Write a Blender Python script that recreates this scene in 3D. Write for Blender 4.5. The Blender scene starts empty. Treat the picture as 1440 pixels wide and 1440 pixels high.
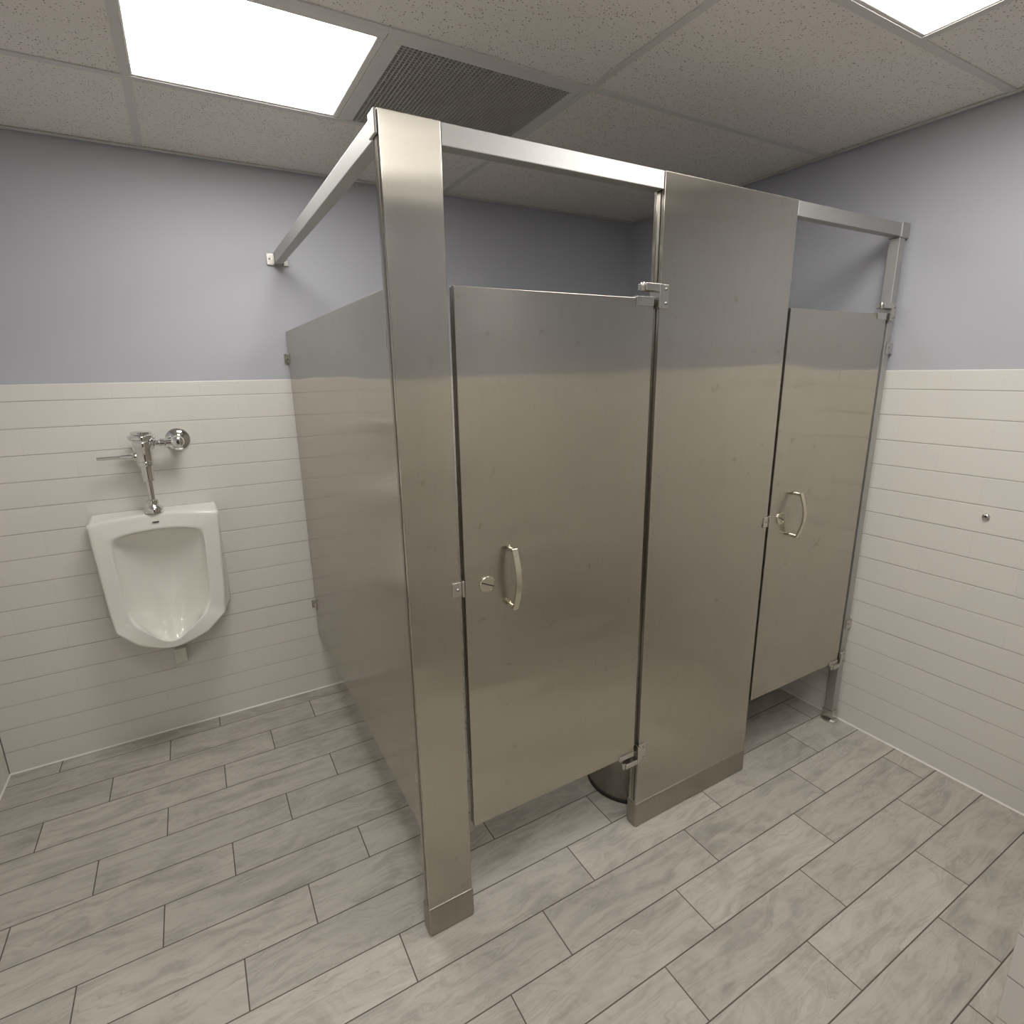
import bpy, bmesh, math, random
from mathutils import Vector, Matrix
random.seed(4)
SC = bpy.context.scene
COL = SC.collection
PI = math.pi

# ------------------------------------------------------------------ layout (metres)
YF = -1.516            # front plane of the stalls
W = 2.007              # right wall
XL = -1.2406           # left wall
ZC = 2.407             # ceiling
ZT = 1.558             # top of the tiled wainscot
H = 2.083              # top of pilasters
ZS = 0.098             # shoe height
ZB, ZD = 0.308, 1.765  # door / panel bottom and top
YN, XN = -2.496, 0.76  # front wall and entry corner
YE = -3.25             # far end of the room behind the viewer

# ------------------------------------------------------------------ node helpers
class N:
    def __init__(s, name):
        s.m = bpy.data.materials.new(name); s.m.use_nodes = True
        s.t = s.m.node_tree; s.t.nodes.clear()
        s.out = s.t.nodes.new('ShaderNodeOutputMaterial')
    def node(s, typ, **kw):
        n = s.t.nodes.new(typ)
        for k, v in kw.items(): setattr(n, k, v)
        return n
    def put(s, sock, v):
        if v is None: return
        if isinstance(v, bpy.types.NodeSocket): s.t.links.new(v, sock)
        else: sock.default_value = v
    def math(s, op, a, b=None, c=None, clamp=False):
        n = s.node('ShaderNodeMath', operation=op); n.use_clamp = clamp
        s.put(n.inputs[0], a); s.put(n.inputs[1], b); s.put(n.inputs[2], c)
        return n.outputs[0]
    def mix(s, f, a, b, blend='MIX'):
        n = s.node('ShaderNodeMix', data_type='RGBA', blend_type=blend)
        s.put(n.inputs[0], f); s.put(n.inputs[6], a); s.put(n.inputs[7], b)
        return n.outputs[2]
    def pos(s):
        tc = s.node('ShaderNodeTexCoord'); sp = s.node('ShaderNodeSeparateXYZ')
        s.t.links.new(tc.outputs['Object'], sp.inputs[0])
        return tc.outputs['Object'], sp.outputs[0], sp.outputs[1], sp.outputs[2]
    def comb(s, x, y, z):
        n = s.node('ShaderNodeCombineXYZ')
        s.put(n.inputs[0], x); s.put(n.inputs[1], y); s.put(n.inputs[2], z); return n.outputs[0]
    def noise(s, vec, scale=5, detail=2, rough=.5, dist=0):
        n = s.node('ShaderNodeTexNoise'); s.put(n.inputs['Vector'], vec)
        n.inputs['Scale'].default_value = scale; n.inputs['Detail'].default_value = detail
        n.inputs['Roughness'].default_value = rough; n.inputs['Distortion'].default_value = dist
        return n.outputs['Fac']
    def rnd(s, vec):
        n = s.node('ShaderNodeTexWhiteNoise', noise_dimensions='3D'); s.put(n.inputs['Vector'], vec); return n.outputs['Value']
    def ramp(s, f, stops):
        n = s.node('ShaderNodeValToRGB'); s.put(n.inputs[0], f)
        el = n.color_ramp.elements
        while len(el) < len(stops): el.new(.5)
        for e, (p, c) in zip(el, stops):
            e.position = p; e.color = c if len(c) == 4 else (*c, 1)
        return n.outputs[0]
    def bump(s, h, dist=.001, strength=1, normal=None):
        n = s.node('ShaderNodeBump'); n.inputs['Distance'].default_value = dist; n.inputs['Strength'].default_value = strength
        s.put(n.inputs['Height'], h); s.put(n.inputs['Normal'], normal); return n.outputs[0]
    def smooth(s, v, a, b):
        n = s.node('ShaderNodeMapRange', interpolation_type='SMOOTHSTEP')
        s.put(n.inputs[0], v); n.inputs[1].default_value = a; n.inputs[2].default_value = b; return n.outputs[0]
    def bsdf(s, **kw):
        n = s.node('ShaderNodeBsdfPrincipled')
        for k, v in kw.items():
            k = k.replace('_', ' ')
            if k not in n.inputs: raise KeyError(k)
            s.put(n.inputs[k], v)
        s.t.links.new(n.outputs[0], s.out.inputs[0]); return n

def C3(r, g, b): return (r, g, b, 1)

def cells(n, u, v, L, p, offs_per_row, mod):
    """running-bond cells: u, v in metres -> row, column, distances to the joints (metres)"""
    rv = n.math('DIVIDE', v, p); row = n.math('FLOOR', rv); fv = n.math('SUBTRACT', rv, row)
    k = n.math('FLOORED_MODULO', row, mod)
    uu = n.math('DIVIDE', n.math('ADD', u, n.math('MULTIPLY', k, offs_per_row)), L)
    col = n.math('FLOOR', uu); fu = n.math('SUBTRACT', uu, col)
    dv = n.math('MULTIPLY', n.math('MINIMUM', fv, n.math('SUBTRACT', 1., fv)), p)
    du = n.math('MULTIPLY', n.math('MINIMUM', fu, n.math('SUBTRACT', 1., fu)), L)
    return row, col, du, dv, fu, fv

def tile_mat(name, axis, z0, u0, p=.0998):
    n = N(name); vec, x, y, z = n.pos()
    u = x if axis == 'x' else y
    v = n.math('SUBTRACT', z0, z)                       # rows count downwards from z0
    top = n.math('LESS_THAN', v, 0.)
    L = n.math('SUBTRACT', .300, n.math('MULTIPLY', top, .147))
    row, col, du, dv, fu, fv = cells(n, n.math('SUBTRACT', u, u0), v, L, p, .150, 2.)
    r = n.rnd(n.comb(row, col, 3.)); rr = n.rnd(n.comb(row, 7., 1.))
    # joints: horizontal ones have shadow painted into the colour, upright ones are almost closed
    hj = n.math('SUBTRACT', 1., n.smooth(dv, .0004, .0016))
    vj = n.math('MULTIPLY', n.math('SUBTRACT', 1., n.smooth(du, .0004, .0016)), .14)
    j = n.math('MAXIMUM', n.math('MULTIPLY', hj, n.math('ADD', .35, n.math('MULTIPLY', rr, .65))), vj)
    base = n.mix(n.math('MULTIPLY', r, .6), C3(.80, .775, .725), C3(.765, .745, .70))
    col_ = n.mix(j, base, C3(.27, .245, .205))
    hgt = n.math('MULTIPLY', n.smooth(dv, 0., .0035), n.math('ADD', .7, n.math('MULTIPLY', n.smooth(du, 0., .0015), .3)))
    hgt = n.math('ADD', hgt, n.math('MULTIPLY', rr, .55))
    wob = n.noise(vec, 9, 2, .5)
    nb = n.bump(wob, .0022, .35)
    nb = n.bump(hgt, .0011, .8, nb)
    n.bsdf(Base_Color=col_, Roughness=n.math('ADD', .27, n.math('MULTIPLY', j, .5)), Normal=nb, IOR=1.46)
    return n.m

def floor_mat():
    n = N('wood_look_floor_tile'); vec, x, y, z = n.pos()
    v = n.math('SUBTRACT', -.0885, y)
    u = n.math('SUBTRACT', x, .32)
    rv = n.math('DIVIDE', v, .15245); row = n.math('FLOOR', rv); fv = n.math('SUBTRACT', rv, row)
    uu = n.math('DIVIDE', n.math('ADD', u, n.math('MULTIPLY', n.math('SUBTRACT', row, 10.), .198)), .594)
    col = n.math('FLOOR', uu); fu = n.math('SUBTRACT', uu, col)
    dv = n.math('MULTIPLY', n.math('MINIMUM', fv, n.math('SUBTRACT', 1., fv)), .15245)
    du = n.math('MULTIPLY', n.math('MINIMUM', fu, n.math('SUBTRACT', 1., fu)), .594)
    d = n.math('MINIMUM', du, dv)
    r1 = n.rnd(n.comb(row, col, 1.)); r2 = n.rnd(n.comb(row, col, 5.)); r3 = n.rnd(n.comb(row, col, 9.))
    ox = n.math('MULTIPLY', r1, 31.); oy = n.math('MULTIPLY', r2, 17.)
    # cloudy growth swirls, then long grain bent by the swirls
    sw = n.noise(n.comb(n.math('ADD', n.math('MULTIPLY', x, 2.6), ox), n.math('ADD', n.math('MULTIPLY', y, 6.5), oy), 0.), 1., 4, .55, .9)
    gy = n.math('ADD', n.math('ADD', n.math('MULTIPLY', y, 38.), oy), n.math('MULTIPLY', sw, 6.))
    grain = n.noise(n.comb(n.math('ADD', n.math('MULTIPLY', x, 2.6), ox), gy, r3), 1., 5, .62, .4)
    cloud = n.noise(n.comb(n.math('ADD', n.math('MULTIPLY', x, 5.), ox), n.math('ADD', n.math('MULTIPLY', y, 9.), oy), 2.), 1., 6, .65, 1.2)
    g = n.smooth(grain, .22, .78)
    c = n.smooth(cloud, .26, .78)
    f = n.math('ADD', n.math('MULTIPLY', g, .45), n.math('MULTIPLY', c, .55))
    colr = n.ramp(f, [(0., (.335, .314, .275)), (.25, (.43, .406, .357)), (.5, (.53, .503, .445)), (.8, (.580, .552, .490)), (1., (.61, .58, .515))])
    fg = n.noise(n.comb(n.math('ADD', n.math('MULTIPLY', x, 5.), ox), n.math('ADD', n.math('MULTIPLY', y, 150.), n.math('MULTIPLY', sw, 22.)), r2), 1., 4, .7, .2)
    colr = n.mix(n.math('MULTIPLY', n.smooth(fg, .46, .74), .46), colr, C3(.29, .262, .22))
    tone = n.math('ADD', .93, n.math('MULTIPLY', r3, .12))
    colr = n.mix(1., colr, n.comb(tone, tone, tone), 'MULTIPLY')
    knots = n.noise(n.comb(n.math('MULTIPLY', x, 9.), n.math('MULTIPLY', y, 22.), 4.), 1., 3, .6, .3)
    colr = n.mix(n.math('MULTIPLY', n.smooth(knots, .68, .78), .45), colr, C3(.27, .25, .215))
    j = n.math('SUBTRACT', 1., n.smooth(d, .0011, .0023))
    colr = n.mix(n.math('MULTIPLY', j, .92), colr, C3(.085, .070, .050))
    h = n.math('ADD', n.math('MULTIPLY', n.smooth(d, 0., .003), .35), n.math('MULTIPLY', grain, .25))
    n.bsdf(Base_Color=colr, Roughness=n.math('ADD', n.math('ADD', .42, n.math('MULTIPLY', f, .12)), n.math('MULTIPLY', j, .4)), Normal=n.bump(h, .0008, .6), IOR=1.45)
    return n.m

def paint_mat(name, c):
    n = N(name); vec, x, y, z = n.pos()
    f = n.noise(vec, 260, 2, .6)
    n.bsdf(Base_Color=c, Roughness=.55, Normal=n.bump(f, .0004, .5)); return n.m

def ceiling_mat():
    n = N('fissured_ceiling_tile'); vec, x, y, z = n.pos()
    vo = n.node('ShaderNodeTexVoronoi', feature='F1'); n.put(vo.inputs['Vector'], vec); vo.inputs['Scale'].default_value = 140
    sz = n.node('ShaderNodeSeparateColor'); n.put(sz.inputs[0], vo.outputs['Color'])
    thr = n.math('MULTIPLY', n.math('POWER', sz.outputs[0], 1.4), .35)
    dot = n.math('LESS_THAN', vo.outputs['Distance'], thr)
    vo2 = n.node('ShaderNodeTexVoronoi', feature='F1'); n.put(vo2.inputs['Vector'], vec); vo2.inputs['Scale'].default_value = 300
    s2 = n.node('ShaderNodeSeparateColor'); n.put(s2.inputs[0], vo2.outputs['Color'])
    dot2 = n.math('LESS_THAN', vo2.outputs['Distance'], n.math('MULTIPLY', s2.outputs[1], .27))
    d = n.math('MAXIMUM', dot, n.math('MULTIPLY', dot2, .45))
    col = n.mix(n.math('MULTIPLY', d, .82), C3(.86, .82, .775), C3(.24, .20, .165))
    f = n.noise(vec, 300, 2, .6)
    h = n.math('SUBTRACT', n.math('MULTIPLY', f, .4), d)
    n.bsdf(Base_Color=col, Roughness=.95, Normal=n.bump(h, .0015, .6)); return n.m

def steel_mat(name, base=(.565, .535, .470), rough=.12, an=.97, wave=1., smudge=1.):
    n = N(name); vec, x, y, z = n.pos()
    tg = n.node('ShaderNodeTangent', direction_type='RADIAL', axis='Z')
    # fine upright brush lines
    br = n.noise(n.comb(n.math('MULTIPLY', x, 900.), n.math('MULTIPLY', y, 900.), n.math('MULTIPLY', z, 14.)), 1., 2, .6)
    # slow oil-canning of the sheet
    wv = n.noise(n.comb(n.math('MULTIPLY', x, 1.5), n.math('MULTIPLY', y, 1.5), n.math('MULTIPLY', z, 4.0)), 1., 1, .4)
    # hand marks and smears
    sm = n.noise(n.comb(n.math('MULTIPLY', x, 7.), n.math('MULTIPLY', y, 7.), n.math('MULTIPLY', z, 5.)), 1., 5, .62, .6)
    sp = n.noise(n.comb(n.math('MULTIPLY', x, 26.), n.math('MULTIPLY', y, 26.), n.math('MULTIPLY', z, 22.)), 1., 2, .5, 0.)
    spot = n.math('MULTIPLY', n.smooth(sp, .69, .80), .38 * smudge)
    b2 = tuple(c * .86 for c in base)
    col = n.mix(n.math('MULTIPLY', n.smooth(sm, .35, .75), .35 * smudge), C3(*base), C3(*b2))
    col = n.mix(spot, col, C3(base[0] * .42, base[1] * .40, base[2] * .36))
    st = n.noise(n.comb(n.math('MULTIPLY', x, 330.), n.math('MULTIPLY', y, 330.), n.math('MULTIPLY', z, 5.)), 1., 2, .6)
    col = n.mix(n.math('MULTIPLY', n.smooth(st, .3, .7), .16), col, C3(*[c * .72 for c in base]))
    col = n.mix(n.math('MULTIPLY', br, .12), col, C3(*[c * .8 for c in base]))
    rg = n.math('ADD', rough, n.math('ADD', n.math('MULTIPLY', sm, .035 * smudge), n.math('MULTIPLY', br, .03)))
    wv2 = n.noise(n.comb(n.math('MULTIPLY', x, 1.1), n.math('MULTIPLY', y, 1.1), n.math('MULTIPLY', z, 13.)), 1., 1, .4)
    nb = n.bump(n.math('ADD', wv, n.math('MULTIPLY', wv2, .30)), .010, .62 * wave)
    nb = n.bump(br, .00005, .4, nb)
    a = n.bsdf(Base_Color=col, Metallic=1., Roughness=rg, Anisotropic=an, Tangent=tg.outputs[0], Normal=nb)
    b = n.bsdf(Base_Color=col, Metallic=1., Roughness=n.math('ADD', rg, .22), Anisotropic=an, Tangent=tg.outputs[0], Normal=nb)
    mx = n.node('ShaderNodeMixShader'); mx.inputs[0].default_value = .26      # crisp and hazy lobes of brushed metal
    n.t.links.new(a.outputs[0], mx.inputs[1]); n.t.links.new(b.outputs[0], mx.inputs[2]); n.t.links.new(mx.outputs[0], n.out.inputs[0])
    return n.m

def plain(name, c, rough=.4, metal=0., bumps=0., coat=0.):
    n = N(name); vec, x, y, z = n.pos()
    f = n.noise(vec, 60, 3, .55)
    col = n.mix(n.math('MULTIPLY', f, .25), C3(*c), C3(*[k * .88 for k in c]))
    kw = dict(Base_Color=col, Roughness=rough, Metallic=metal, Coat_Weight=coat)
    if bumps: kw['Normal'] = n.bump(f, .001, bumps)
    n.bsdf(**kw); return n.m

def emit_mat(name, c, s):
    n = N(name); e = n.node('ShaderNodeEmission'); e.inputs[0].default_value = C3(*c); e.inputs[1].default_value = s
    n.t.links.new(e.outputs[0], n.out.inputs[0]); return n.m

M = {}
M['paint'] = paint_mat('grey_wall_paint', C3(.50, .508, .55))
M['tile_b'] = tile_mat('white_wall_tile_back', 'x', 1.4965, -.812)
M['tile_r'] = tile_mat('white_wall_tile_right', 'y', 1.4865, -1.735)
M['tile_l'] = tile_mat('white_wall_tile_left', 'y', 1.4965, -.06)
M['tile_f'] = tile_mat('white_wall_tile_front', 'x', 1.4865, .76)
M['tile_s'] = tile_mat('white_wall_tile_entry', 'y', 1.4865, YN)
M['floor'] = floor_mat()
M['ceil'] = ceiling_mat()
M['grid'] = plain('ceiling_grid_enamel', (.70, .68, .66), .5)
M['lamp_frame'] = plain('lamp_frame_enamel', (.74, .72, .68), .4)
M['lamp'] = emit_mat('lit_diffuser', (1., .975, .935), 13.5)
M['steel'] = steel_mat('brushed_stainless_sheet')
M['edge'] = steel_mat('stainless_edge_shaded', (.40, .37, .32), .28, .5, .2, .5)  # steel darkened in colour to stand in for shade in the door gaps
M['shoe'] = steel_mat('stainless_shoe', (.42, .395, .34), .26, .7, .4, 1.)
M['dark'] = plain('dark_core', (.035, .026, .02), .7)
M['alu'] = plain('satin_aluminium', (.55, .545, .53), .58, 1.)
M['cast'] = plain('cast_chrome_hardware', (.62, .60, .56), .24, 1., .15)
M['screw'] = plain('dull_screw', (.38, .36, .33), .35, 1.)
M['nickel'] = plain('satin_nickel_pull', (.66, .62, .53), .24, 1.)
M['chrome'] = plain('polished_chrome', (.80, .80, .79), .06, 1.)
M['china'] = plain('vitreous_china', (.85, .84, .78), .12, 0., 0., .4)
M['caulk'] = plain('white_caulk', (.88, .86, .82), .5)
M['bin'] = steel_mat('dark_brushed_bin', (.36, .33, .29), .25, .8, 0., .3)
M['rubber'] = plain('black_rubber', (.02, .018, .017), .6)
M['slat'] = plain('grille_louver', (.52, .50, .47), .5)
M['duct'] = plain('dark_duct', (.06, .056, .05), .8)
M['void'] = plain('duct_void', (.008, .007, .006), .9)
M['slot'] = plain('dark_slot', (.05, .045, .04), .6)
M['door'] = plain('added_dark_door', (.10, .065, .04), .45)

# ------------------------------------------------------------------ mesh helpers
def new(name, bm, mat, parent=None, smooth=False, bevel=0., seg=2, ang=35):
    me = bpy.data.meshes.new(name)
    bmesh.ops.recalc_face_normals(bm, faces=bm.faces)
    bm.to_mesh(me); bm.free()
    o = bpy.data.objects.new(name, me); COL.objects.link(o)
    me.materials.append(mat)
    if smooth or bevel:
        for p in me.polygons: p.use_smooth = True
    if bevel:
        b = o.modifiers.new('bevel', 'BEVEL'); b.width = bevel; b.segments = seg; b.limit_method = 'ANGLE'; b.angle_limit = math.radians(ang)
        b.harden_normals = True
    elif smooth:
        try:
            me.set_sharp_from_angle(angle=math.radians(ang))
        except Exception: pass
    if parent: o.parent = parent; o.matrix_parent_inverse = Matrix.Identity(4)
    return o

def box(bm, x0, x1, y0, y1, z0, z1):
    vs = [bm.verts.new((x, y, z)) for x in (x0, x1) for y in (y0, y1) for z in (z0, z1)]
    for f in ((0, 1, 3, 2), (4, 6, 7, 5), (0, 4, 5, 1), (2, 3, 7, 6), (0, 2, 6, 4), (1, 5, 7, 3)):
        bm.faces.new([vs[i] for i in f])
    return bm

def B(*a):
    bm = bmesh.new()
    if a and isinstance(a[0], (tuple, list)):
        for q in a: box(bm, *q)
    else: box(bm, *a)
    return bm

def lathe(bm, prof, c, axis='z', n=32):
    """prof: (radius, height) along the axis from c; closed at both ends"""
    ex = {'z': (Vector((1, 0, 0)), Vector((0, 1, 0)), Vector((0, 0, 1))),
          'x': (Vector((0, 1, 0)), Vector((0, 0, 1)), Vector((1, 0, 0))),
          'y': (Vector((0, 0, 1)), Vector((1, 0, 0)), Vector((0, 1, 0)))}[axis]
    c = Vector(c); rings = []
    for r, h in prof:
        rings.append([bm.verts.new(c + ex[2] * h + (ex[0] * math.cos(2 * PI * i / n) + ex[1] * math.sin(2 * PI * i / n)) * max(r, 1e-4)) for i in range(n)])
    for a, b in zip(rings, rings[1:]):
        for i in range(n): bm.faces.new((a[i], a[(i + 1) % n], b[(i + 1) % n], b[i]))
    bm.faces.new(rings[0]); bm.faces.new(rings[-1])
    return bm

def prism(bm, pts, ax, a, b):
    """extrude a polygon given in the plane across axis ax between a and b"""
    def P(p, t):
        return {'x': (t, p[0], p[1]), 'y': (p[0], t, p[1]), 'z': (p[0], p[1], t)}[ax]
    A = [bm.verts.new(P(p, a)) for p in pts]; Bv = [bm.verts.new(P(p, b)) for p in pts]
    k = len(pts)
    for i in range(k): bm.faces.new((A[i], A[(i + 1) % k], Bv[(i + 1) % k], Bv[i]))
    bm.faces.new(A); bm.faces.new(Bv); return bm

def empty(name, loc, label, cat, group=None):
    o = bpy.data.objects.new(name, None); COL.objects.link(o)
    o.empty_display_size = .05
    o['label'] = label; o['category'] = cat
    if group: o['group'] = group
    o['base'] = list(loc)
    return o
# things keep their geometry in room coordinates; at the end each empty moves to its base
def settle():
    for o in list(COL.objects):
        if o.type == 'EMPTY' and 'base' in o:
            b = Vector(o['base']); del o['base']
            o.location = b
            for ch in o.children: ch.matrix_parent_inverse = Matrix.Translation(-b)

def struct(o): o['kind'] = 'structure'; return o

# ------------------------------------------------------------------ room shell
T = .12; tk = .008
struct(new('floor', B(XL - T, W + T, YE - T, T, -T, 0), M['floor']))
def wall(name, painted, tiled, mt):
    w = struct(new(name, B(*painted), M['paint']))
    new('tile_wainscot', B(*tiled), mt, w, bevel=.005, seg=3)
    return w
wall('wall_back', (XL - T, W + T, tk, T, 0, ZC + .3), (XL, W, 0, tk, 0, ZT), M['tile_b'])
wall('wall_right', (W + tk, W + T, YE - T, tk, 0, ZC + .3), (W, W + tk, YE, 0, 0, ZT), M['tile_r'])
wall('wall_left', (XL - T, XL - tk, YE, tk, 0, ZC + .3), (XL - tk, XL, YE, 0, 0, ZT), M['tile_l'])
wall('wall_front', (XL - T, W + T, YE - T, YE - tk, 0, ZC + .3), (XL, W, YE - tk, YE, 0, ZT), M['tile_f'])
# short wing wall beside the viewer
wall('wall_wing', (XN + tk, XN + T, YE + .001, YN - tk, 0, ZC - .002), ((XN, XN + tk, YE + .001, YN, 0, ZT), (XN + tk, XN + T + tk, YN - tk, YN, 0, ZT), (XN + T, XN + T + tk, YE + .001, YN - tk, 0, ZT)), M['tile_s'])
# unseen entry door behind the photographer, added to darken the steel's reflection
d = struct(new('added_door_1', B(-.70, .22, YE + .001, YE + .04, .008, 2.05), M['door'], bevel=.003))
new('door_frame', B((-.76, -.70, YE + .001, YE + .055, 0, 2.11), (.22, .28, YE + .001, YE + .055, 0, 2.11), (-.70, .22, YE + .001, YE + .055, 2.05, 2.11)), M['alu'], d, bevel=.002)
bm = lathe(bmesh.new(), [(.028, 0), (.028, .008), (.01, .012), (.01, .05)], (.14, YE + .04, 1.02), 'y', 24)
box(bm, .03, .15, YE + .085, YE + .10, 1.01, 1.03)
new('door_handle', bm, M['cast'], d, smooth=True)
# caulk lines where the walls meet the floor
def cove(pts, ax, a, b): return prism(bmesh.new(), pts, ax, a, b)
s = .005
struct(new('baseboard_back', cove([(0, 0), (-s, 0), (-.0015, .0015 + s * .3), (0, s)], 'x', XL, W), M['caulk']))
struct(new('baseboard_right', cove([(W, 0), (W - s, 0), (W - .0015, .0025), (W, s)], 'y', YE, 0), M['caulk']))
struct(new('baseboard_left', cove([(XL, 0), (XL + s, 0), (XL + .0015, .0025), (XL, s)], 'y', YE, 0), M['caulk']))

# ceiling: lay-in tiles on a grid
GX = [XL, -.427, .180, .794, 1.412, W]
GY = [0, -.588, -1.157, -1.770, -2.385, -2.99, YE]
LIGHTS = [(1, 1), (3, 3), (1, 4)]
GRILLE = (2, 1)
# cells along x of each row: long tiles, with short cells beside lights and grille
ROWS = [[0, 1, 3, 5], [0, 1, 2, 3, 5], [0, 1, 3, 5], [0, 1, 3, 4, 5], [0, 1, 2, 3, 5], [0, 1, 3, 5]]
cb = bmesh.new()
for j, row in enumerate(ROWS):
    for i, i2 in zip(row, row[1:]):
        if (i, j) in LIGHTS or (i, j) == GRILLE: continue
        x0, x1, y1, y0 = GX[i], GX[i2], GY[j], GY[j + 1]
        box(cb, x0 + .002, x1 - .002, y0 + .002, y1 - .002, ZC + .004, ZC + .02)
ceil = struct(new('ceiling', cb, M['ceil']))
struct(new('ceiling_void_lid', B(XL - T, W + T, YE - T, T, ZC + .30, ZC + .34), M['duct']))  # unseen dark slab added over the ceiling void, keeps the tile gaps dark
gb = bmesh.new(); tw = .012
for y in GY[1:-1]:
    box(gb, XL, W, y - tw, y + tw, ZC, ZC + .0035)
for j, row in enumerate(ROWS):
    # cross tees between the main tees
    for i in row[1:-1]:
        x = GX[i]
        box(gb, x - tw, x + tw, GY[j + 1] + tw, GY[j] - tw, ZC + .0004, ZC + .0035)
# wall angles
box(gb, XL, W, -.020, 0, ZC - .0015, ZC + .002)
box(gb, W - .020, W, YE, -.02, ZC - .0015, ZC + .002)
box(gb, XL, XL + .020, YE, -.02, ZC - .0015, ZC + .002)
box(gb, XL, W, YE, YE + .02, ZC - .0015, ZC + .002)
new('ceiling_grid', gb, M['grid'], ceil)

# recessed lights
def light_panel(i, j, label, lens=None):
    x0, x1, y1, y0 = GX[i] + tw, GX[i + 1] - tw, GY[j] - tw, GY[j + 1] + tw
    c = ((x0 + x1) / 2, (y0 + y1) / 2, ZC)
    t = empty('ceiling_light', c, label, 'ceiling light', 'recessed ceiling lights')
    lx0, lx1, ly0, ly1 = lens or (x0 + .02, x1 - .02, y0 + .02, y1 - .02)
    bm = bmesh.new()
    for q in ((x0, x1, y0, ly0), (x0, x1, ly1, y1), (x0, lx0, ly0, ly1), (lx1, x1, ly0, ly1)):
        box(bm, *q, ZC + .002, ZC + .03)
    new('frame', bm, M['lamp_frame'], t, bevel=.003)
    new('diffuser', B(lx0, lx1, ly0, ly1, ZC + .006, ZC + .010), M['lamp'], t)
    new('housing', B(x0, x1, y0, y1, ZC + .031, ZC + .09), M['lamp_frame'], t)
    return t
light_panel(1, 1, 'square glowing ceiling light beside the dark air grille', (-.408, .147, -1.108, -.611))
light_panel(3, 3, 'square glowing ceiling light at the right, cut off by the top of the photo', (.826, 1.394, -2.34, -1.792))
light_panel(1, 4, 'added square ceiling light, unseen above and behind the viewer')  # assumed extra lamp, added for light from behind the camera

# air grille
i, j = GRILLE
x0, x1, y1, y0 = GX[i] + tw, GX[i + 1] - tw, GY[j] - tw, GY[j + 1] + tw
g = empty('air_grille', ((x0 + x1) / 2, (y0 + y1) / 2, ZC), 'dark eggcrate return air grille in the ceiling beside the bright light', 'air vent')
gx0, gx1, gy0, gy1 = .214, .757, -1.108, -.604
bm = bmesh.new()
for q in ((x0, x1, y0, gy0), (x0, x1, gy1, y1), (x0, gx0, gy0, gy1), (gx1, x1, gy0, gy1)):
    box(bm, *q, ZC + .001, ZC + .008)
new('frame', bm, M['grid'], g, bevel=.001)
bm = bmesh.new(); p = .0127
n_ = int((gx1 - gx0) / p)
for k in range(1, n_ + 1):
    x = gx0 + k * (gx1 - gx0) / (n_ + 1); box(bm, x - .0013, x + .0013, gy0, gy1, ZC + .002, ZC + .0062)
n_ = int((gy1 - gy0) / p)
for k in range(1, n_ + 1):
    y = gy0 + k * (gy1 - gy0) / (n_ + 1); box(bm, gx0, gx1, y - .0013, y + .0013, ZC + .0022, ZC + .0060)
new('eggcrate_core', bm, M['slat'], g)
bm = bmesh.new()
for q in ((gx0 - .01, gx0, gy0, gy1), (gx1, gx1 + .01, gy0, gy1), (gx0, gx1, gy0 - .01, gy0), (gx0, gx1, gy1, gy1 + .01)):
    box(bm, *q, ZC + .009, ZC + .20)
box(bm, gx0, gx1, gy0, gy1, ZC + .20, ZC + .21)
new('plenum_box', bm, M['duct'], g)
bm = lathe(bmesh.new(), [(.13, 0), (.13, .02)], ((gx0 + gx1) / 2, (gy0 + gy1) / 2, ZC + .178), 'z', 40)
new('duct_opening', bm, M['void'], g, smooth=True)

# ------------------------------------------------------------------ partitions
TH = .040
def rounded_slab(x0, x1, y0, y1, z0, z1): return B(x0, x1, y0, y1, z0, z1)

def screw(name, x, y, z, parent, axis='y', r=.0042):
    s_ = -1
    if axis == 'y': bm = lathe(bmesh.new(), [(r, 0), (r, -.0015), (r * .55, -.0032)], (x, y, z), 'y', 12)
    else: bm = lathe(bmesh.new(), [(r, 0), (r, -.0015), (r * .55, -.0032)], (x, y, z), 'x', 12)
    return new(name, bm, M['screw'], parent, smooth=True)

def hinge_bracket(x, z, parent, up=True, w=.030):
    """cast bracket on the pilaster edge whose arm reaches over the door"""
    s = 1 if up else -1
    z1, z0 = (z + .033, z - .030)
    bm = B(x - .002, x + w, YF - .005, YF, z0, z1)                       # screw plate
    box(bm, x - .012, x - .002, YF - .012, YF + .028, z0, z1)            # web on the edge
    a, b = sorted((z + s * .033, z + s * .014))
    box(bm, x - .062, x - .012, YF - .012, YF + .022, a, b)              # arm
    a, b = sorted((z + s * .014, z + s * .002))
    bracket = new('hinge_bracket', bm, M['cast'], parent, bevel=.0022)
    bm = lathe(bmesh.new(), [(.005, 0), (.0062, .002), (.0062, .020), (.005, .022)], (x - .066, YF - .002, (z + .012 if up else z - .034)), 'z', 16)
    new('hinge_knuckle', bm, M['cast'], bracket, smooth=True)
    screw('screw', x + w * .62, YF - .005, z + .020, bracket)
    screw('screw', x + w * .62, YF - .005, z - .017, bracket)
    return bracket

def keeper(x, z, parent):
    bm = B(x - .024, x + .002, YF - .004, YF, z - .019, z + .019)
    box(bm, x + .002, x + .008, YF - .008, YF + .006, z - .022, z + .022)
    k = new('latch_keeper', bm, M['cast'], parent, bevel=.0015)
    screw('screw', x - .010, YF - .004, z, k)

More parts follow.
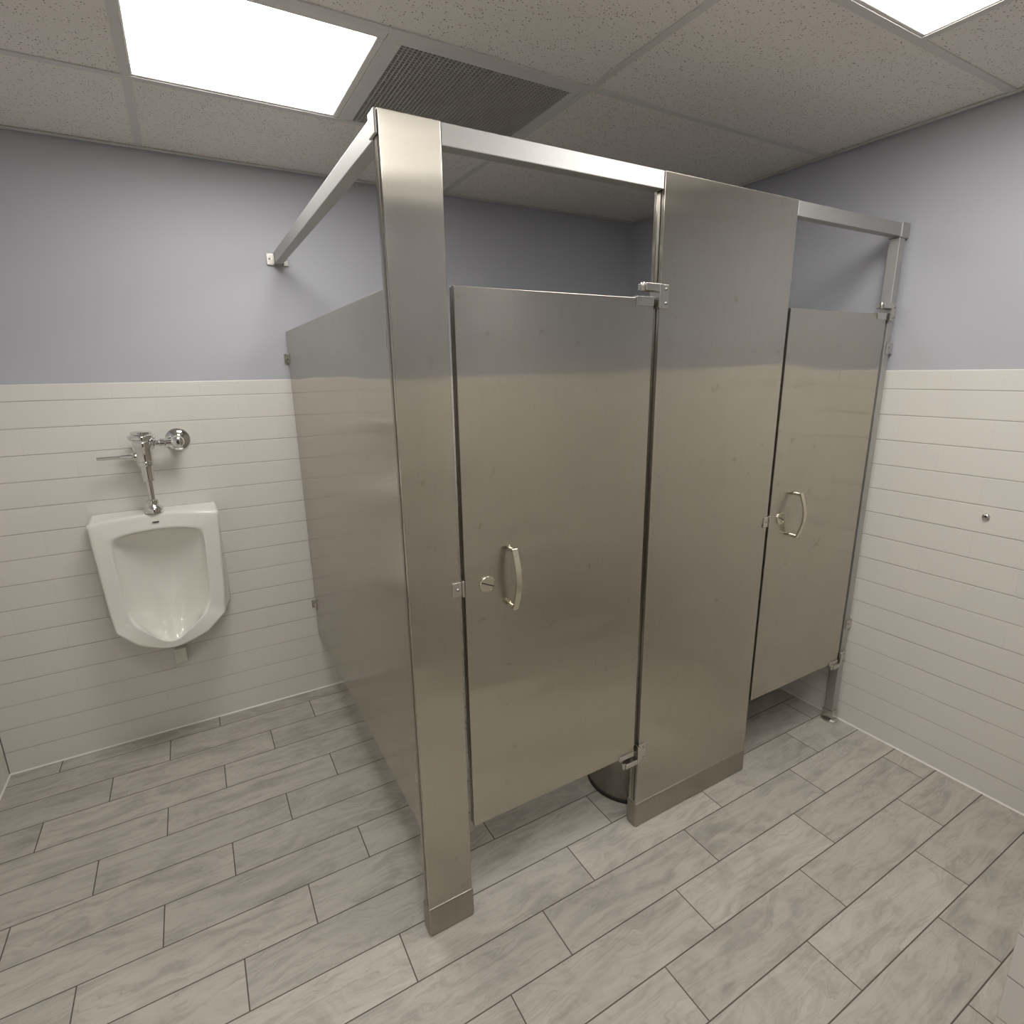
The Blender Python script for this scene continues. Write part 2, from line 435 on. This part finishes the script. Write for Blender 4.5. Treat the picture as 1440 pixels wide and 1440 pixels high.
def pilaster(name, x0, x1, label, loc):
    t = empty(name, loc, label, 'toilet partition pilaster')
    new('face_sheet', B(x0 + .001, x1 - .001, YF, YF + .012, ZS - .004, H), M['steel'], t, bevel=.0016)
    new('core', B(x0 + .006, x1 - .006, YF + .012, YF + TH - .012, ZS - .004, H - .002), M['dark'], t)
    new('rear_sheet', B(x0 + .001, x1 - .001, YF + TH - .012, YF + TH, ZS - .004, H), M['steel'], t, bevel=.0016)
    new('edge_channel', B(x0, x0 + .006, YF + .0148, YF + TH - .0148, ZS, H - .046), M['edge'], t, bevel=.001)
    new('edge_channel', B(x1 - .006, x1, YF + .0148, YF + TH - .0148, ZS, H - .046), M['edge'], t, bevel=.001)
    new('shoe', B(x0 - .003, x1 + .003, YF - .004, YF + TH + .004, 0, ZS), M['shoe'], t, bevel=.007, seg=3)
    return t

P1 = pilaster('pilaster', 0.0, .1360, 'narrow tall brushed steel pilaster at the free front corner of the stalls', (.07, YF + .016, 0))
new('corner_cap', B(-.006, .0005, YF + .002, YF + TH + .006, H - .046, H + .001), M['alu'], P1, bevel=.003)
P2 = pilaster('pilaster', .7735, 1.3445, 'wide brushed steel pilaster between the two stall doors', (1.06, YF + .016, 0))
keeper(.1375, 1.043, P1); keeper(1.345, 1.040, P2)
hinge_bracket(.7735, 1.770, P2, True); hinge_bracket(.7735, .305, P2, False)

# slim post beside the right wall
px0, px1 = 1.957, 1.993
PS = empty('partition_post', ((px0 + px1) / 2, YF + .02, 0), 'slim square aluminium post against the right wall carrying the far door', 'post')
new('post_tube', B(px0, px1, YF + .001, YF + .040, .010, H - .050), M['alu'], PS, bevel=.002)
cap = new('rail_end_cap', B((px0 - .002, W - .001, YF - .004, YF + .043, H - .050, H + .002)), M['alu'], PS, bevel=.003)
for z in (1.640, .478):
    b_ = new('wall_bracket', B((px0 + .006, px1 + .002, YF - .003, YF + .001, z - .020, z + .020), (px1 + .001, W - .0005, YF - .003, YF + .034, z - .020, z + .020)), M['cast'], PS, bevel=.0015)
    screw('screw', px0 + .020, YF - .003, z + .004, b_)
sh = new('post_shoe', B(px0 - .004, px1 + .003, YF - .004, YF + .044, .006, .052), M['cast'], PS, bevel=.003)
screw('screw', px0 + .018, YF - .004, .040, sh)
bm = lathe(bmesh.new(), [(.035, 0), (.035, .006), (.026, .011)], (1.969, YF + .016, 0), 'z', 32)
new('floor_flange', bm, M['cast'], PS, smooth=True)
hinge_bracket(px0, 1.770, PS, True, .032); hinge_bracket(px0, .318, PS, False, .032)

# doors
def door(x0, x1, label):
    t = empty('stall_door', ((x0 + x1) / 2, YF + .013, ZB), label, 'toilet stall door', 'brushed steel stall doors')
    zb, zt = ZB, ZD
    new('door_leaf', B(x0 + .0005, x1 - .0005, YF + .001, YF + .009, zb, zt), M['steel'], t, bevel=.0018)
    new('rear_sheet', B(x0 + .0005, x1 - .0005, YF + .019, YF + .027, zb, zt), M['steel'], t, bevel=.0018)
    new('edge_channel', B((x0 + .002, x1 - .002, YF + .0085, YF + .0195, zt - .004, zt), (x0 + .002, x1 - .002, YF + .0085, YF + .0195, zb, zb + .004),
                          (x0 + .001, x0 + .004, YF + .010, YF + .018, zb + .004, zt - .004), (x1 - .004, x1 - .001, YF + .010, YF + .018, zb + .004, zt - .004)), M['edge'], t)
    # occupancy disc with coin slot
    cx, cz = x0 + .063, 1.040
    ds = new('lock_disc', lathe(bmesh.new(), [(.022, 0), (.022, -.003), (.0195, -.0048), (.0195, -.0040), (.0005, -.0040)], (cx, YF + .001, cz), 'y', 36), M['nickel'], t, smooth=True)
    bm = B(-.0185, .0185, -.0007, .0003, -.0016, .0016)
    bmesh.ops.rotate(bm, verts=bm.verts, cent=(0, 0, 0), matrix=Matrix.Rotation(math.radians(24), 3, 'Y'))
    bmesh.ops.translate(bm, verts=bm.verts, vec=(cx, YF - .0033, cz))
    new('coin_slot', bm, M['slot'], ds)
    # bow pull: flat strap on two stubs
    hx = x0 + .132; z0h, z1h = .968, 1.126
    bm = bmesh.new(); wd = .0085; th = .0035; K = 22; secs = []
    for k in range(K + 1):
        a = k / K; z = z0h - .006 + (z1h - z0h + .012) * a
        bow = .026 + .022 * math.sin(PI * a)
        secs.append([bm.verts.new((hx + sx * wd, YF + .001 - bow + sy * th, z)) for sx, sy in ((-1, -1), (1, -1), (1, 1), (-1, 1))])
    for a_, b_ in zip(secs, secs[1:]):
        for q in range(4): bm.faces.new((a_[q], a_[(q + 1) % 4], b_[(q + 1) % 4], b_[q]))
    bm.faces.new(secs[0]); bm.faces.new(secs[-1])
    pull = new('door_pull', bm, M['nickel'], t, bevel=.0015)
    for z in (z0h, z1h):
        new('pull_stub', lathe(bmesh.new(), [(.0085, 0), (.0070, -.004), (.0065, -.029)], (hx, YF + .001, z), 'y', 20), M['nickel'], pull, smooth=True)
    # hinge clips wrapped on the corners at the hinge side
    for (za, zb_) in ((zt - .020, zt + .004), (zb - .004, zb + .014)):
        new('hinge_clip', B((x1 - .066, x1 - .0035, YF - .003, YF + .001, za, zb_), (x1 - .066, x1 - .0035, YF + .001, YF + .026, zt if zb_ > 1 else zb - .004, zt + .004 if zb_ > 1 else zb)), M['cast'], t, bevel=.001)
    return t
door(.1500, .7540, 'brushed steel stall door nearest the camera, between narrow and wide pilasters')
door(1.3580, 1.9400, 'smaller looking far stall door next to the right tiled wall')

# side and middle panels
def panel(x0, label):
    y0, y1 = YF + TH + .006, -.012
    t = empty('partition_panel', (x0 + .0125, -.75, ZB), label, 'toilet partition panel')
    new('panel_sheet', B(x0, x0 + .008, y0, y1, ZB, ZD - .004), M['steel'], t, bevel=.0018)
    new('panel_sheet', B(x0 + .017, x0 + .025, y0, y1, ZB, ZD - .004), M['steel'], t, bevel=.0018)
    new('edge_channel', B((x0 + .008, x0 + .017, y0 + .001, y1 - .001, ZD - .009, ZD - .005), (x0 + .008, x0 + .017, y0 + .001, y1 - .001, ZB + .001, ZB + .005),
                          (x0 + .008, x0 + .017, y0 + .001, y0 + .005, ZB + .005, ZD - .009), (x0 + .008, x0 + .017, y1 - .005, y1 - .001, ZB + .005, ZD - .009)), M['edge'], t)
    for z in (1.648, .470):
        for ya, yb, yw0, yw1 in ((-.046, -.006, -.004, -.0005), (y0, y0 + .036, y0 - .0055, y0 - .001)):
            q = [(x0 - .0035, x0, min(ya, yb), max(ya, yb), z - .020, z + .020), (x0 - .016, x0, yw0, yw1, z - .020, z + .020)]
            if yw1 > -.01: q[0] = (x0 - .0035, x0, -.046, yw0, z - .020, z + .020)
            b_ = new('panel_bracket', B(*q), M['cast'], t, bevel=.001)
            ym = (q[0][2] + q[0][3]) / 2
            screw('screw', x0 - .0035, ym, z, b_, 'x')
    return t
panel(.016, 'long brushed steel side panel running back from the corner pilaster to the urinal wall')
panel(1.046, 'brushed steel dividing panel between the two stalls behind the wide pilaster')

# headrails
def rail_y(x0, x1, label):
    t = empty('headrail', ((x0 + x1) / 2, YF + .018, H - .045), label, 'headrail')
    new('rail_channel', prism(bmesh.new(), [(YF + .002, H - .045), (YF + .036, H - .045), (YF + .036, H - .012), (YF + .024, H), (YF + .002, H)], 'x', x0, x1), M['alu'], t, bevel=.0025)
    return t
rail_y(.1367, .7728, 'bright satin aluminium headrail above the nearest stall door')
rail_y(1.3452, px0 - .0025, 'satin aluminium headrail above the far stall door')
t = empty('headrail', (.018, -.75, H - .045), 'long satin aluminium side headrail from corner pilaster to the urinal wall', 'headrail')
bm = prism(bmesh.new(), [(.002, H - .045), (.036, H - .045), (.036, H - .012), (.024, H), (.002, H)], 'y', YF + TH + .0065, -.010)
new('rail_channel', bm, M['alu'], t, bevel=.0025)
b_ = new('wall_bracket', B((-.026, .060, -.004, tk - .0005, H - .050, H - .004), (-.003, .001, -.034, -.004, H - .049, H - .006), (.0365, .0405, -.034, -.004, H - .049, H - .006)), M['cast'], t, bevel=.0015)
for x in (-.015, .050): screw('screw', x, -.004, H - .026, b_)
bm = prism(bmesh.new(), [(1.046, H - .045), (1.080, H - .045), (1.080, H - .012), (1.068, H), (1.046, H)], 'y', YF + TH + .002, -.001)

# ------------------------------------------------------------------ waste bin in the first stall
t = empty('waste_bin', (.928, -1.302, 0), 'round dark brushed metal waste bin showing under the first door beside the wide pilaster', 'trash can')
c = (.928, -1.302, 0); R = .160
new('bin_body', lathe(bmesh.new(), [(R - .002, .016), (R, .020), (R, .58), (R - .004, .585), (R - .006, .30), (R - .006, .03)], c, 'z', 72), M['bin'], t, smooth=True)
new('bin_base_ring', lathe(bmesh.new(), [(R - .001, 0), (R + .002, .004), (R + .002, .014), (R - .001, .018)], c, 'z', 72), M['rubber'], t, smooth=True)

# ------------------------------------------------------------------ urinal
XU = -.578
U = empty('urinal', (XU, 0, .42), 'white china wall-hung urinal with an angular front and V-shaped lip', 'urinal')
def ring(half):
    """half: points (offset, y, z) from top centre round to bottom centre; mirrored"""
    r = [(XU + a, y, z) for a, y, z in half]
    l = [(XU - a, y, z) for a, y, z in half[1:-1]][::-1]
    return r + l
R0 = ring([(0, 0, 1.043), (.12, 0, 1.043), (.222, 0, 1.043), (.231, 0, .85), (.231, 0, .68), (.230, 0, .585), (.205, 0, .525), (.12, 0, .45), (0, 0, .40)])
R1 = ring([(0, -.100, 1.040), (.12, -.104, 1.034), (.228, -.112, 1.020), (.220, -.128, .87), (.210, -.140, .72), (.196, -.160, .578), (.123, -.222, .533), (.050, -.288, .532), (0, -.322, .536)])
R2 = ring([(0, -.118, .978), (.10, -.120, .972), (.164, -.124, .952), (.161, -.132, .86), (.156, -.142, .72), (.147, -.158, .612), (.089, -.228, .590), (.038, -.296, .5665), (0, -.318, .5600)])
def lerp(A, Bq, f, dy=0, dz=0):
    return [tuple(a + (b - a) * f + (0, dy, dz)[i] for i, (a, b) in enumerate(zip(p, q))) for p, q in zip(A, Bq)]
R3 = [(XU + (x - XU) * .955, y + .018 + (.01 if z > .9 else 0), z + (-.008 if z > .9 else (.004 if z > .6 else -.012))) for x, y, z in R2]
R4 = ring([(0, -.060, .930), (.09, -.070, .925), (.138, -.085, .905), (.132, -.080, .83), (.122, -.085, .72), (.112, -.105, .610), (.080, -.165, .545), (.040, -.225, .520), (0, -.265, .512)])
R5 = ring([(0, -.030, .84), (.05, -.036, .84), (.085, -.052, .83), (.085, -.050, .76), (.080, -.056, .68), (.072, -.080, .590), (.055, -.120, .520), (.030, -.165, .492), (0, -.195, .482)])
R6 = ring([(0, -.028, .70), (.022, -.030, .70), (.040, -.036, .69), (.040, -.040, .65), (.038, -.055, .59), (.034, -.075, .54), (.028, -.100, .50), (.016, -.130, .482), (0, -.140, .478)])
bm = bmesh.new(); RR = []
for rg in (R0, R1, R2, R3, R4, R5, R6): RR.append([bm.verts.new(p) for p in rg])
n16 = len(R0)
cl = bm.edges.layers.float.new('crease_edge')
for a, b in zip(RR, RR[1:]):
    for i in range(n16): bm.faces.new((a[i], a[(i + 1) % n16], b[(i + 1) % n16], b[i]))
bm.faces.new(RR[-1]); bm.faces.new(RR[0])
def crease(va, vb, v):
    e = bm.edges.get((va, vb))
    if e: e[cl] = v
for i in range(n16):
    crease(RR[0][i], RR[0][(i + 1) % n16], 1.); crease(RR[1][i], RR[1][(i + 1) % n16], .93); crease(RR[2][i], RR[2][(i + 1) % n16], .85)
for i in (4, 5, 6, 7, 8, 9, 10, 11):
    crease(RR[1][i], RR[1][i + 1], 1.); crease(RR[2][i], RR[2][i + 1], 1.)
for i in (2, 5, 6, 10, 11, 14):
    crease(RR[0][i], RR[1][i], 1.); crease(RR[1][i], RR[2][i], 1. if 3 < i < 13 else .7)
ub = new('urinal_body', bm, M['china'], U, smooth=True, ang=180)
sm = ub.modifiers.new('sub', 'SUBSURF'); sm.levels = 3; sm.render_levels = 3
new('outlet_collar', B(XU - .024, XU + .024, -.045, -.0005, .335, .405), M['china'], U, bevel=.006)
# maker's mark above the opening: a row of tiny dark strokes
bm = bmesh.new()
for k in range(8):
    x = XU - .011 + k * .0029; box(bm, x, x + .0022, -.1165, -.1085, 1.0035, 1.0075)
new('maker_mark', bm, M['slot'], U)
new('drain_strainer', lathe(bmesh.new(), [(.022, 0), (.022, .003), (.018, .004)], (XU, -.150, .487), 'z', 28), M['china'], U, smooth=True)

# flush valve
yv = -.082
V = empty('flush_valve', (XU, yv, 1.04), 'chrome flush valve with side lever mounted above the urinal', 'flush valve')
L_ = lambda pr, c, ax='z', n=32: lathe(bmesh.new(), pr, c, ax, n)
new('spud_flange', L_([(0.0317, 0), (0.0329, .010), (0.0293, .022), (0.0195, .030), (0.0183, .034), (0.0207, .036), (0.0207, .050), (0.0159, .054)], (XU, yv, 1.041)), M['chrome'], V, smooth=True)
new('flush_tube', L_([(0.0127, 0), (0.0127, .115)], (XU, yv, 1.090)), M['chrome'], V, smooth=True)
new('vacuum_breaker', L_([(0.0139, 0), (0.0215, .003), (0.0215, .060), (0.0215, .062), (0.0261, .064), (0.0278, .068), (0.0278, .080), (0.0244, .086)], (XU, yv, 1.168)), M['chrome'], V, smooth=True)
vb = new('valve_body', L_([(0.0239, 0), (0.0308, .006), (0.0308, .050), (0.0353, .060), (0.0365, .078), (0.0342, .084)], (XU, yv, 1.246)), M['chrome'], V, smooth=True)
new('valve_cap', L_([(0.0286, 0), (0.0396, .001), (0.0462, .006), (0.0473, .016), (0.0451, .021), (0.0374, .025), (0.0363, .034), (0.0319, .037), (0.0110, .038)], (XU, yv, 1.333), n=40), M['chrome'], V, smooth=True)
hd = new('lever_socket', L_([(.018, .020), (.0195, .026), (.0195, .036), (.014, .040), (.0135, .052), (.011, .058), (.0105, .072), (.008, .078)][::-1] and [(.018, -.020), (.0195, -.026), (.0195, -.036), (.014, -.040), (.0135, -.052), (.0115, -.056), (.0105, -.074), (.008, -.080)], (XU, yv, 1.272), 'x', 28), M['chrome'], V, smooth=True)
new('lever', L_([(.0078, -.076), (.0070, -.152), (.006, -.156)], (XU, yv, 1.272), 'x', 20), M['chrome'], V, smooth=True)
new('supply_arm', L_([(.016, .022), (.0215, .026), (.0215, .038), (.014, .041), (.014, .058), (.019, .060), (.019, .076), (.0155, .080), (.0155, .112)], (XU, yv, 1.318), 'x', 28), M['chrome'], V, smooth=True)
sx = -.456
new('stop_valve', L_([(.016, -.006), (.017, -.050), (.023, -.056), (.024, -.100), (.021, -.108), (.019, -.110), (.019, -.116), (.009, -.119)], (sx, 0, 1.322), 'y', 32), M['chrome'], V, smooth=True)
new('stop_screw', L_([(.0055, -.1185), (.0055, -.1225), (.004, -.124)], (sx, 0, 1.322), 'y', 6), M['slot'], V)
new('wall_flange', L_([(.046, -.0003), (.0465, -.004), (.042, -.010), (.030, -.016), (.0185, -.020)], (sx, 0, 1.322), 'y', 40), M['chrome'], V, smooth=True)

# metal anchor in the right wall
t = empty('wall_anchor', (W, -1.913, 1.049), 'tiny round metal anchor stud in the right tiled wall', 'wall anchor')
new('anchor_ring', lathe(bmesh.new(), [(.0115, 0), (.0115, -.006), (.009, -.009), (.0065, -.010), (.0060, -.006), (.0005, -.006)], (W, -1.913, 1.049), 'x', 24), M['cast'], t, smooth=True)
new('anchor_hole', lathe(bmesh.new(), [(.0042, -.0061), (.0042, -.0068)], (W, -1.913, 1.0515), 'x', 16), M['rubber'], t)

settle()

# ------------------------------------------------------------------ camera, world, view
cam = bpy.data.cameras.new('camera'); co = bpy.data.objects.new('camera', cam); COL.objects.link(co)
r = Vector((0.86634205, -0.49921328, -0.01541298)); u = Vector((0.13575569, 0.20567006, 0.96915954)); f = Vector((0.48064732, 0.84171606, -0.24595166))
mw = Matrix(((r.x, u.x, -f.x, -0.39773468), (r.y, u.y, -f.y, -2.72261431), (r.z, u.z, -f.z, 1.57560768), (0, 0, 0, 1)))
co.matrix_world = mw
cam.sensor_width = 36; cam.sensor_fit = 'HORIZONTAL'; cam.lens = 777.5605 / 1440 * 36; cam.clip_start = .02
SC.camera = co
w = bpy.data.worlds.new('world'); SC.world = w; w.use_nodes = True
w.node_tree.nodes['Background'].inputs[0].default_value = (.5, .5, .5, 1); w.node_tree.nodes['Background'].inputs[1].default_value = .02
vs = SC.view_settings
SC.display_settings.display_device = 'sRGB'
vs.view_transform = 'Standard'; vs.look = 'None'; vs.gamma = 1; vs.use_curve_mapping = False; vs.exposure = .16
